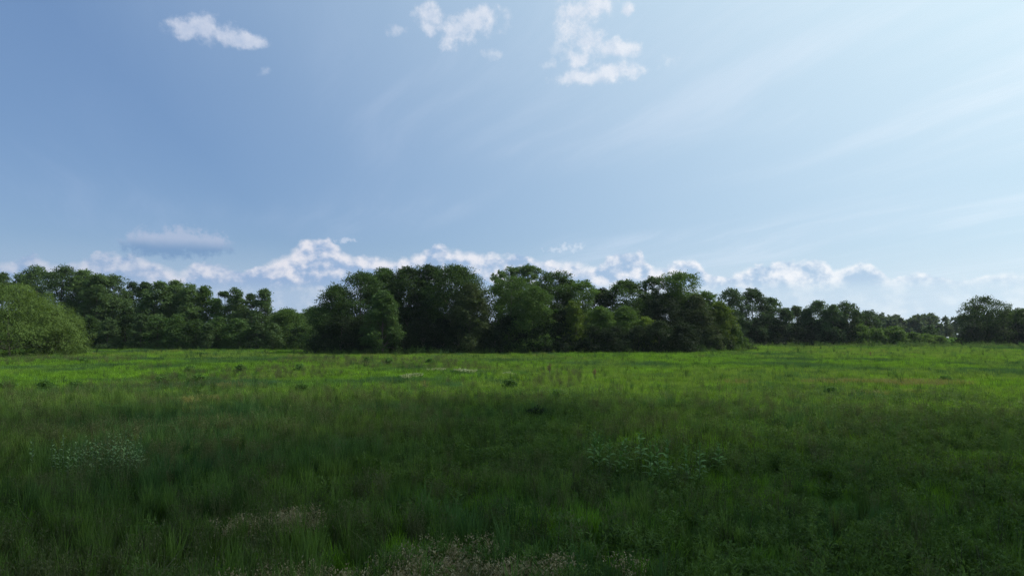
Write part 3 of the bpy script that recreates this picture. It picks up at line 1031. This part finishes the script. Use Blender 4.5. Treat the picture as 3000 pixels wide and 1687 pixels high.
def scatter(name, kinds, pts, idx, scl, rng, label, tilt=0.10):
    """One stuff object: tufts instanced on points by geometry nodes."""
    src = bpy.data.collections.new(name + '_tufts')
    for i, (k, sd) in enumerate(kinds):
        o = make_clump(k, sd)
        o.name = '%02d_%s' % (i, o.name)
        src.objects.link(o)
    me = bpy.data.meshes.new(name)
    n = len(pts)
    me.vertices.add(n)
    me.vertices.foreach_set('co', np.ascontiguousarray(pts, dtype=np.float32).ravel())
    rot = np.stack([rng.normal(0, tilt, n), rng.normal(0, tilt, n), rng.uniform(0, 2 * math.pi, n)], 1)
    for nm, ty, val in (('turn', 'FLOAT_VECTOR', rot), ('size', 'FLOAT', scl), ('which', 'INT', idx)):
        at = me.attributes.new(nm, ty, 'POINT')
        if ty == 'FLOAT_VECTOR':
            at.data.foreach_set('vector', np.ascontiguousarray(val, dtype=np.float32).ravel())
        else:
            at.data.foreach_set('value', np.ascontiguousarray(val, dtype=np.int32 if ty == 'INT' else np.float32))
    o = link(bpy.data.objects.new(name, me))
    t = bpy.data.node_groups.new(name + '_spread', 'GeometryNodeTree')
    t.interface.new_socket('Geometry', in_out='INPUT', socket_type='NodeSocketGeometry')
    t.interface.new_socket('Geometry', in_out='OUTPUT', socket_type='NodeSocketGeometry')
    gi = t.nodes.new('NodeGroupInput')
    go = t.nodes.new('NodeGroupOutput')
    ci = t.nodes.new('GeometryNodeCollectionInfo')
    ci.inputs['Collection'].default_value = src
    ci.inputs['Separate Children'].default_value = True
    ci.inputs['Reset Children'].default_value = True
    ip = t.nodes.new('GeometryNodeInstanceOnPoints')
    ip.inputs['Pick Instance'].default_value = True

    def attr(nm, ty):
        a = t.nodes.new('GeometryNodeInputNamedAttribute')
        a.data_type = ty
        a.inputs['Name'].default_value = nm
        return next(s for s in a.outputs if s.enabled and s.name == 'Attribute')
    t.links.new(gi.outputs[0], ip.inputs['Points'])
    t.links.new(ci.outputs[0], ip.inputs['Instance'])
    t.links.new(attr('which', 'INT'), ip.inputs['Instance Index'])
    t.links.new(attr('turn', 'FLOAT_VECTOR'), ip.inputs['Rotation'])
    t.links.new(attr('size', 'FLOAT'), ip.inputs['Scale'])
    t.links.new(ip.outputs[0], go.inputs[0])
    md = o.modifiers.new('spread', 'NODES')
    md.node_group = t
    tag(o, label=label, kind='stuff')
    return o


def ground_z(x, y):
    return (value_noise(x, y, 38, 3) - 0.5) * 0.35 - 0.05


def wedge(rng, d0, d1, per_m2, margin=4.0):
    """Random ground points of the part of the meadow in view between two distances."""
    half = 0.80
    area = half * (d1 * d1 - d0 * d0) + 2 * margin * (d1 - d0)
    n = int(area * per_m2)
    y = np.sqrt(rng.random(n) * (d1 * d1 - d0 * d0) + d0 * d0)
    x = (rng.random(n) * 2 - 1) * (half * y + margin)
    return x, y


def near_px(x, y, px, py, wpx, hpx):
    """Soft membership of an oval patch of the field whose middle is seen at a photo point."""
    cx, cy = ground_at(px, py)
    rx = wpx / FOC * cy
    y0 = ground_at(px, py + hpx)[1]
    y1 = ground_at(px, py - hpx)[1]
    ry = max(0.6, (y1 - y0) / 2)
    return np.exp(-(((x - cx) / rx) ** 2 + ((y - cy) / ry) ** 2))


def build_field():
    rng = np.random.default_rng(77)
    tot = 0
    # ---- near field, 11 to 62 m
    x, y = wedge(rng, 11.5, 62, 12.5)
    n = len(x)
    left = np.clip(0.5 - (x / y) * 1.1 + (fbm(x, y, 14, 21) - 0.5) * 1.4, 0, 1)     # tall grass prevails to the left
    zone = fbm(x, y, 9, 31)
    zone2 = fbm(x, y, 5, 41)
    kinds = [('lawn', 1), ('lawn', 2), ('lawn', 3), ('tall', 4), ('tall', 5), ('tall', 6), ('seedy', 7), ('seedy', 8), ('forb', 9), ('forb', 10), ('forb', 11),
             ('broad', 12), ('stalk', 13), ('lying', 14), ('yellow', 15)]
    r = rng.random(n)
    idx = rng.integers(0, 3, n)
    p_tall = np.clip(left * 0.75 * (0.4 + zone), 0.04, 0.62)
    p_seed = np.clip(0.10 + (zone2 - 0.42) * 1.3, 0.04, 0.42) * (0.3 + 0.7 * left)
    p_forb = np.clip((1 - left) * 0.75 * np.clip(0.3 + (fbm(x, y, 7, 51) - 0.35) * 2.5, 0.1, 1.2), 0.05, 0.7)
    a = p_tall
    b = a + p_seed * 0.50
    c = b + p_forb
    idx = np.where(r < a, rng.integers(3, 6, n), idx)
    idx = np.where((r >= a) & (r < b), rng.integers(6, 8, n), idx)
    idx = np.where((r >= b) & (r < c), rng.integers(8, 12, n), idx)
    st = rng.random(n)
    stalky = 0.012 + 0.05 * np.clip((fbm(x, y, 10, 61) - 0.45) * 4, 0, 1) * (x > -2)
    idx = np.where(st < stalky, 12, idx)
    idx = np.where((st > 0.985 - 0.10 * near_px(x, y, 420, 1650, 160, 40)), 13, idx)
    # towards the sunlit field the grass is shorter and yellower
    lawnish = rng.random(n) < np.clip((y - 40) / 22, 0, 0.85)
    idx = np.where(lawnish & (idx != 12), np.where(rng.random(n) < 0.45, 14, rng.integers(0, 3, n)), idx)
    scl = rng.uniform(0.55, 1.25, n) * (0.74 + 0.5 * fbm(x, y, 4.0, 71))
    pts = np.stack([x, y, ground_z(x, y)], 1)
    scatter('meadow_grass', kinds, pts, idx, scl, rng, 'tall uneven grass and weeds of the near meadow')
    tot += n
    # ---- middle field
    x, y = wedge(rng, 60, 118, 2.0)
    n = len(x)
    kinds = [('far', 21), ('far', 22), ('far', 23), ('lawn', 24), ('seedy', 25), ('yellow', 26), ('tall', 27)]
    r = rng.random(n)
    idx = rng.integers(0, 3, n)
    zone = fbm(x, y, 16, 33)
    yel = np.clip((fbm(x, y * 0.5, 13, 35) - 0.40) * 3.2, 0, 0.75)
    idx = np.where(r < yel, 5, idx)
    idx = np.where((r > 0.72) & (zone > 0.56) & (x < 0.1 * y), 4, idx)
    idx = np.where((r > 0.92), 6, idx)
    scl = rng.uniform(0.7, 1.15, n)
    pts = np.stack([x, y, ground_z(x, y)], 1)
    scatter('meadow_grass', kinds, pts, idx, scl, rng, 'sunlit yellow green grass of the middle meadow')
    tot += n
    # ---- far field up to the woods and in the gap
    x, y = wedge(rng, 116, 200, 0.75)
    x2, y2 = wedge(rng, 200, 330, 0.22)
    x, y = np.concatenate([x, x2]), np.concatenate([y, y2])
    n = len(x)
    kinds = [('far', 41), ('far', 42), ('yellow', 43), ('straw', 44), ('tall', 45)]
    r = rng.random(n)
    idx = rng.integers(0, 2, n)
    yel = np.clip((fbm(x, y * 0.4, 18, 37) - 0.36) * 3.2, 0, 0.85)
    idx = np.where(r < yel, 2, idx)
    idx = np.where((r > 0.97 - 0.10 * (fbm(x, y * 0.5, 12, 39) > 0.6)), 3, idx)
    scl = rng.uniform(0.8, 1.4, n)
    tall = rng.random(n) < 0.06
    idx = np.where(tall, 4, idx)
    scl = np.where(tall, rng.uniform(1.0, 1.7, n), scl)
    pts = np.stack([x, y, ground_z(x, y)], 1)
    scatter('meadow_grass', kinds, pts, idx, scl, rng, 'bright grass of the far meadow before the woods')
    tot += n

    # ---- patches: pale seed heads close by, white flowers and dry grass farther off
    def patch(name, kind, seeds, spots, label, per=1.0, size=(0.7, 1.1), margin=1.6):
        P = []
        for px, py, w, h, cnt in spots:
            cx, cy = ground_at(px, py)
            rx = w / FOC * cy
            y0, y1 = ground_at(px, py + h)[1], ground_at(px, py - h)[1]
            m = int(cnt * per)
            a = rng.uniform(0, 6.283, m)
            q = np.sqrt(rng.random(m))
            P.append(np.stack([cx + rx * q * np.cos(a) + rng.normal(0, 0.15, m), cy + (y1 - y0) / 2 * q * np.sin(a)], 1))
        P = np.concatenate(P)
        pts = np.stack([P[:, 0], P[:, 1], ground_z(P[:, 0], P[:, 1]) + 0.03], 1)
        m = len(P)
        scatter(name, [(kind, s) for s in seeds], pts, rng.integers(0, len(seeds), m), rng.uniform(size[0], size[1], m), rng, label)
    patch('pale_seed_heads', 'cream', (101, 102), [(790, 1535, 80, 20, 42), (860, 1520, 60, 18, 34), (720, 1540, 50, 16, 14)], 'pale pinkish seed heads in a patch among dark grass', size=(0.9, 1.2))
    patch('pale_seed_heads', 'cream', (103, 104), [(1250, 1640, 130, 32, 36), (1480, 1665, 150, 28, 34), (1640, 1655, 90, 24, 10), (900, 1690, 160, 26, 22), (1180, 1690, 160, 24, 26),
                                                   (700, 1695, 90, 22, 16), (1350, 1600, 90, 22, 12), (1880, 1665, 80, 24, 4)],
          'pale pinkish seed heads strewn along the nearest edge of the meadow', size=(0.85, 1.15))
    patch('white_flowers', 'white', (111,), [(1200, 1098, 26, 5, 7), (1365, 1084, 34, 3, 9), (1300, 1082, 50, 3, 4), (1490, 1090, 20, 3, 2)], 'low white flowers in a loose patch of the sunlit meadow', size=(0.8, 1.1))
    patch('dry_grass', 'straw', (121, 122), [(585, 1168, 66, 9, 46), (580, 1200, 18, 5, 5), (665, 1123, 22, 4, 8), (2690, 1118, 140, 7, 90), (2450, 1115, 90, 5, 30), (2160, 1113, 40, 5, 10),
                                             (2560, 1148, 50, 4, 10), (2700, 1146, 40, 4, 8), (1180, 1185, 50, 6, 6)],
          'streaks of dry straw coloured grass in the green meadow', size=(0.95, 1.25), per=1.8)
    # rough margin of taller growth along the feet of the woods
    px = np.concatenate([rng.uniform(-20, 250, 120), rng.uniform(230, 930, 420), rng.uniform(920, 2190, 760), rng.uniform(2180, 3020, 420)])
    base = np.interp(px, [0, 250, 260, 925, 930, 1500, 2000, 2190, 2195, 3000], [1042, 1034, 1022, 1021, 1034, 1032, 1029, 1026, 1013, 1013]) + rng.uniform(0.0, 2.4, len(px))
    P = np.array([ground_at(a, b) for a, b in zip(px, base)])
    m = len(P)
    pts = np.stack([P[:, 0], P[:, 1], ground_z(P[:, 0], P[:, 1])], 1)
    scatter('edge_weeds', [('tall', 51), ('forb', 52), ('broad', 53), ('forb', 54)], pts, rng.integers(0, 4, m), rng.uniform(0.9, 2.1, m) * (0.7 + 0.6 * fbm(P[:, 0], P[:, 1] * 0, 9, 55)),
            rng, 'taller weeds along the foot of the woods')
    print('TUFTS', tot)


build_field()


# ------------------------------------------------------------------ far woods: masses that close the gaps
def far_woods(x0, x1, y0, y1, tops, leaf, n_crown, label, seed, size):
    """tops: list of (photo column, photo row) along the skyline of this wood."""
    rng = np.random.default_rng(seed)
    Ps, Ns, Ds, Ls, Ws, Ts = [], [], [], [], [], []
    tx = np.array([t[0] for t in tops], dtype=float)
    ty = np.array([t[1] for t in tops], dtype=float)
    stems = []
    for k in range(n_crown):
        y = y0 + (y1 - y0) * rng.random() ** 1.3
        px = rng.uniform(x0, x1)
        x = x_at(px, y)
        H = z_at(px, np.interp(px, tx, ty), y) * rng.uniform(0.72, 1.0) * (0.55 if rng.random() < 0.3 else 1.0)
        W = H * rng.uniform(0.55, 0.85)
        shape = ('round', 'column', 'dome')[int(rng.integers(0, 3))]
        P, Nn, Dv, L, Wd, T, C, R = crown_cloud(rng, H, W, H * 0.06, shape, 20, 44, size, 0.45, 0.0, 0.0)
        Ps.append(P + np.array([x, y, 0]))
        Ns.append(Nn)
        Ds.append(Dv)
        Ls.append(L)
        Ws.append(Wd)
        Ts.append(np.clip(T + rng.normal(0, 0.15), 0, 1))
    V, F = tiny_leaves(np.concatenate(Ps), np.concatenate(Ns), np.concatenate(Ds), np.concatenate(Ls), np.concatenate(Ws))
    o = link(bpy.data.objects.new('far_woods', mesh_from('far_woods', V, F, LEAF[leaf], np.concatenate(Ts))))
    tag(o, label=label, kind='stuff')
    return o


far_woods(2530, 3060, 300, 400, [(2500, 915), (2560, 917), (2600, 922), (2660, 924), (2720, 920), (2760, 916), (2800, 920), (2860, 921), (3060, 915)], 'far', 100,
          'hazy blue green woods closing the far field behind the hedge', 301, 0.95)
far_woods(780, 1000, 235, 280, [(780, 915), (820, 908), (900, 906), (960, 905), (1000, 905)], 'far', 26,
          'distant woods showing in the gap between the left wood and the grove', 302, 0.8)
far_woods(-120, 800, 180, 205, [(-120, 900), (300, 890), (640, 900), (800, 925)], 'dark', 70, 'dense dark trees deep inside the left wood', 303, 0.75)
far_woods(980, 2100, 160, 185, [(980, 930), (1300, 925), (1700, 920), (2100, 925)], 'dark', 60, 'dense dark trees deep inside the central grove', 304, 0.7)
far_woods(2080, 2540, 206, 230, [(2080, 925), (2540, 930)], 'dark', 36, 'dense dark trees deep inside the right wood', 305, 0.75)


# ------------------------------------------------------------------ milkweed and other plants that stand out of the grass
MILK = leaf_material('milkweed_leaves', (0.066, 0.155, 0.034), (0.135, 0.245, 0.070), None, through=0.25, vary=0.18, rough=0.6)
PALE = leaf_material('pale_milkweed_leaves', (0.075, 0.15, 0.050), (0.165, 0.25, 0.105), None, through=0.2, vary=0.18, rough=0.45)
STEM = plain_material('green_stem', (0.050, 0.085, 0.030), (0.080, 0.120, 0.050), 6.0, 0.6)
RUST = leaf_material('rusty_seed_heads', (0.100, 0.055, 0.030), (0.190, 0.105, 0.058), None, through=0.1, vary=0.15)


def big_leaf_mesh(name, mat, length, width):
    """A broad leaf folded along its midrib and curving down: 5 cross rows of 3 points."""
    V = []
    for i, (t, w) in enumerate(((0, .12), (.22, .75), (.5, 1.0), (.78, .66), (1, .04))):
        x = t * length
        z = length * (0.30 * t - 0.42 * t * t)
        for s in (-1, 0, 1):
            V.append((x, s * w * width * 0.5, z + (0.16 * width * w if s else 0)))
    F = []
    for i in range(4):
        for s in range(2):
            a = i * 3 + s
            F.append((a, a + 1, a + 4, a + 3))
    return mesh_from(name, np.array(V), np.array(F), mat, np.linspace(0.35, 0.7, len(F)), smooth=True)


LEAF_BIG = [big_leaf_mesh('leaf', MILK, 0.24, 0.105), big_leaf_mesh('leaf', MILK, 0.17, 0.07)]
LEAF_SMALL = big_leaf_mesh('leaf', PALE, 0.15, 0.07)


def leaf_places(rng, H, pairs, first=0.18):
    out = []
    a = rng.uniform(0, 3.14)
    for k in range(pairs):
        f = first + (1 - first) * k / (pairs - 1)
        up = 0.25 + 0.75 * f ** 2
        for s in (0, 1):
            out.append((f * H, a + s * math.pi + rng.normal(0, .2), -up + rng.normal(0, .3), (1.0 - 0.45 * abs(f - 0.45)) * rng.uniform(0.7, 1.2)))
        a += math.pi / 2 + rng.normal(0, .2)
    return out


def milkweed(px, top, base, label, seed):
    rng = np.random.default_rng(seed)
    x, y = ground_at(px, base + 8)          # the foot is hidden in the grass
    H = z_at(px, top, y)
    z0 = float(ground_z(np.array([x]), np.array([y]))[0])
    root = tag(empty('milkweed', (x, y, z0), rng.uniform(0, 6.28)), label, 'plant', 'broad leaved milkweeds standing in the dark grass')
    H -= z0
    lean = rng.normal(0, 0.05, 2) * H
    V, F = tube([(0, 0, -0.05), (lean[0] * .5, lean[1] * .5, H * .5), (lean[0], lean[1], H * 0.97)], [0.013, 0.010, 0.005], 6)
    link(bpy.data.objects.new('stem', mesh_from('stem', V, F, STEM, smooth=True)), root)
    for z, a, pitch, sc in leaf_places(rng, H * 0.97, 12, 0.3):
        o = link(bpy.data.objects.new('leaf', LEAF_BIG[1 if z > H * 0.75 else 0]), root)
        f = z / H
        o.location = (lean[0] * f, lean[1] * f, z)
        o.rotation_euler = (rng.normal(0, .2), pitch, a)
        o.scale = (sc * 1.42,) * 3


ROW = 'of the row of broad leaved milkweeds, counted from the willow side'
for k, (px, top, base, lab) in enumerate([
    (1738, 1268, 1352, 'first milkweed ' + ROW), (1756, 1275, 1350, 'second milkweed ' + ROW), (1785, 1282, 1362, 'third milkweed ' + ROW),
    (1812, 1288, 1368, 'fourth milkweed ' + ROW), (1838, 1284, 1360, 'fifth milkweed ' + ROW),
    (1880, 1256, 1334, 'milkweed at the back of the row, its top reaching highest'), (1908, 1298, 1372, 'seventh milkweed ' + ROW),
    (1936, 1282, 1386, 'tallest milkweed in the middle of the densest group'), (1958, 1290, 1380, 'ninth milkweed ' + ROW),
    (2016, 1312, 1392, 'shorter milkweed with a pale lower leaf near the row end'), (2050, 1294, 1390, 'last big milkweed of the row, with large drooping leaves'),
    (2108, 1298, 1360, 'small thin milkweed alone after the end of the row'),
]):
    milkweed(px, top, base, lab, 500 + k)


def pale_weed(px, top, base, seed):
    rng = np.random.default_rng(seed)
    x, y = ground_at(px, base + 6)
    z0 = float(ground_z(np.array([x]), np.array([y]))[0])
    H = z_at(px, top, y) - z0
    root = tag(empty('milkweed', (x, y, z0), rng.uniform(0, 6.28)), 'pale whitish milkweed standing apart from its patch, nearest the picture edge' if px < 100 else
               'pale whitish green milkweed crowded with others in the patch before the willow', 'plant',
               'pale milkweeds in one patch')
    V, F = tube([(0, 0, -0.05), (rng.normal(0, .03), rng.normal(0, .03), H * .5), (rng.normal(0, .05), rng.normal(0, .05), H * 0.97)], [0.011, 0.009, 0.005], 5)
    link(bpy.data.objects.new('stem', mesh_from('stem', V, F, STEM, smooth=True)), root)
    lv = np.array([v.co[:] for v in LEAF_SMALL.vertices])
    lf = np.array([p.vertices[:] for p in LEAF_SMALL.polygons])
    parts = []
    for z, a, pitch, sc in leaf_places(rng, H * 0.97, 11, 0.3):
        M = Matrix.Rotation(a, 3, 'Z') @ Matrix.Rotation(pitch, 3, 'Y') @ Matrix.Rotation(rng.normal(0, .25), 3, 'X')
        parts.append((lv @ np.array(M).T * sc * 1.15 + np.array([0, 0, z]), lf))
    V, F = join(parts)
    link(bpy.data.objects.new('leaves', mesh_from('leaves', V, F, PALE, rng.random(len(F)), smooth=True)), root)


for k, (px, top, base) in enumerate([(92, 1288, 1362), (150, 1288, 1366), (182, 1276, 1366), (172, 1322, 1380), (200, 1300, 1372), (218, 1298, 1368), (236, 1326, 1384), (250, 1278, 1360),
                                     (262, 1300, 1376), (276, 1288, 1362), (296, 1290, 1366), (318, 1270, 1360), (332, 1280, 1366), (330, 1310, 1380), (352, 1270, 1358), (368, 1260, 1354),
                                     (376, 1290, 1370), (384, 1274, 1362), (408, 1270, 1358), (414, 1298, 1368), (398, 1306, 1378), (200, 1342, 1388),
                                     (226, 1310, 1376), (243, 1300, 1372), (268, 1316, 1384), (286, 1308, 1378), (304, 1304, 1374), (314, 1318, 1386), (340, 1296, 1370), (346, 1318, 1382),
                                     (360, 1306, 1376), (366, 1290, 1366), (390, 1294, 1368), (160, 1310, 1374)]):
    pale_weed(px, top, base, 600 + k)

# weeds of the sunlit field, seen as dark tufts
for px, base, top, w, lf, lab in [
    (145, 1138, 1110, 38, 'cool', 'biggest dark round weed clump in the sunlit field before the willow'),
    (22, 1136, 1116, 46, 'cool', 'flat dark weed clump at the picture edge before the willow'),
    (228, 1132, 1114, 30, 'cool', 'flat weed clump next to the biggest dark round one'),
    (250, 1058, 1046, 16, 'cool', 'tiny dark weed close to the foot of the willow shoulder'),
    (586, 1112, 1096, 36, 'cool', 'broad weed clump in the middle of the field before the left wood'),
    (478, 1116, 1102, 34, 'blue', 'bluish weed clump beside the broad one before the left wood'),
    (890, 1142, 1122, 26, 'cool', 'upright dark weed nearer than the gap of the woods'),
    (706, 1082, 1068, 14, 'cool', 'small upright weed before the end of the left wood'),
    (880, 1080, 1064, 14, 'cool', 'small dark weed before the gap between the woods'),
    (560, 1082, 1070, 14, 'cool', 'small low weed before the pointed tree of the left wood'),
    (1142, 1062, 1046, 14, 'dark', 'dark weed close before the small round lit tree'),
    (1075, 1058, 1044, 10, 'dark', 'thin dark weed close before the rounded shoulder tree'),
    (1262, 1060, 1048, 12, 'dark', 'thin weed close before the tallest tipped crown'),
    (1496, 1128, 1108, 26, 'cool', 'leafy weed clump just beyond the edge of the shade'),
    (1632, 1158, 1142, 30, 'fresh', 'light weed clump on the edge of the shade before the grove'),
    (1576, 1212, 1192, 70, 'dark', 'dark flat weed patch lying in the edge of the shade'),
    (312, 1206, 1178, 34, 'cool', 'tall weed clump in the shade beyond the pale milkweeds'),
    (354, 1204, 1184, 26, 'cool', 'lower weed clump beside the tall one beyond the pale milkweeds'),
    (2430, 1144, 1132, 22, 'cool', 'dark weed in the sunlit field before the last rise of trees'),
    (2764, 1112, 1100, 22, 'lime', 'yellow green weed behind the streak of dry grass'),
    (2170, 1022, 1008, 14, 'fresh', 'light weed at the tip of the grove end'),
]:
    y = ground_at(px, base)[1]
    tree('weed_clump', lab, 'weed', px, base, top + 0.34 * (base - top), w, 'dome', 'dark' if lf == 'dark' and w > 40 else 'weed', 0, 0.02, trunk=False,
         group='weeds standing out of the sunlit field', size=0.0016 * y + 0.05, density=0.22)


def dock(px, base, top, mat, label, seed, spread):
    rng = np.random.default_rng(seed)
    x, y = ground_at(px, base)
    H = z_at(px, top, y)
    root = tag(empty('dock_plant', (x, y, 0)), label, 'plant')
    tubes, tips = [], []
    for k in range(7):
        t = np.array([rng.normal(0, spread), rng.normal(0, spread), H * rng.uniform(0.8, 1.0)])
        tubes.append(tube([(0, 0, 0), t * np.array([.4, .4, .5]), t], [0.02, 0.014, 0.008], 5))
        tips += [t * np.array([1, 1, f]) for f in np.linspace(0.5, 1.0, 9)]
    V, F = join(tubes)
    link(bpy.data.objects.new('stem', mesh_from('stem', V, F, STEM, smooth=True)), root)
    V, F, T = tufts_of_leaves(rng, np.array(tips), 3, 0.045, 0.10, 0.05, 0.4)
    link(bpy.data.objects.new('seed_head', mesh_from('seed_head', V, F, mat, T)), root)


dock(1610, 1090, 1066, RUST, 'rusty brown seeding dock plant upright in the sunlit field', 701, 0.10)
dock(1742, 1098, 1080, RUST, 'smaller rusty dock plant, farther along the sunlit field', 702, 0.08)
dock(2550, 1044, 1030, RUST, 'tiny rusty dock plant before the hedge of bushes', 703, 0.08)
dock(1244, 1130, 1114, GRASS['straw'], 'single pale yellow plant in bright grass before the grove', 704, 0.16)

# ------------------------------------------------------------------ white signs at the far end of the second field
WHITE = plain_material('white_sheet_metal', (0.76, 0.77, 0.78), (0.82, 0.82, 0.82), 2.0, 0.5)
POST = plain_material('galvanised_post', (0.30, 0.31, 0.32), (0.42, 0.42, 0.42), 8.0, 0.5)


def box(cx, cy, cz, sx, sy, sz):
    V = np.array([(cx + i * sx / 2, cy + j * sy / 2, cz + k * sz / 2) for i in (-1, 1) for j in (-1, 1) for k in (-1, 1)])
    F = np.array([(0, 1, 3, 2), (4, 6, 7, 5), (0, 4, 5, 1), (2, 3, 7, 6), (0, 2, 6, 4), (1, 5, 7, 3)])
    return V, F


def sign(px, y, top, w, h, posts, name, label):
    x = x_at(px, y)
    H = z_at(px, top, y)
    root = tag(empty(name, (x, y, 0)), label, 'sign')
    V, F = box(0, -0.045, H - h / 2, w, 0.03, h)
    link(bpy.data.objects.new('board', mesh_from('board', V, F, WHITE)), root)
    for dx in posts:
        V, F = tube([(dx, 0, -0.2), (dx, 0, H - 0.05)], [0.03, 0.03], 8)
        link(bpy.data.objects.new('post', mesh_from('post', V, F, POST, smooth=True)), root)


sign(2803, 286, 976.5, 0.75, 0.55, [0.0], 'road_sign', 'white sign on a thin post at the far end of the field gap')
sign(2774, 284, 986.5, 1.05, 0.5, [-0.4, 0.4], 'low_sign', 'low white board near the ground in the field gap')


# ------------------------------------------------------------------ the air
def build_haze():
    V, F = box(0, 2500, 14.0, 16400, 11400, 31.6)
    m = bpy.data.materials.new('thin_summer_haze')
    m.use_nodes = True
    t = m.node_tree
    t.nodes.clear()
    pv = t.nodes.new('ShaderNodeVolumePrincipled')
    pv.inputs['Color'].default_value = (0.80, 0.88, 1.0, 1)
    pv.inputs['Density'].default_value = 0.00007
    pv.inputs['Anisotropy'].default_value = 0.3
    out = t.nodes.new('ShaderNodeOutputMaterial')
    t.links.new(pv.outputs[0], out.inputs['Volume'])
    o = link(bpy.data.objects.new('haze', mesh_from('haze', V, F, m)))
    tag(o, label='thin blue summer haze over the far woods', kind='stuff')


build_haze()
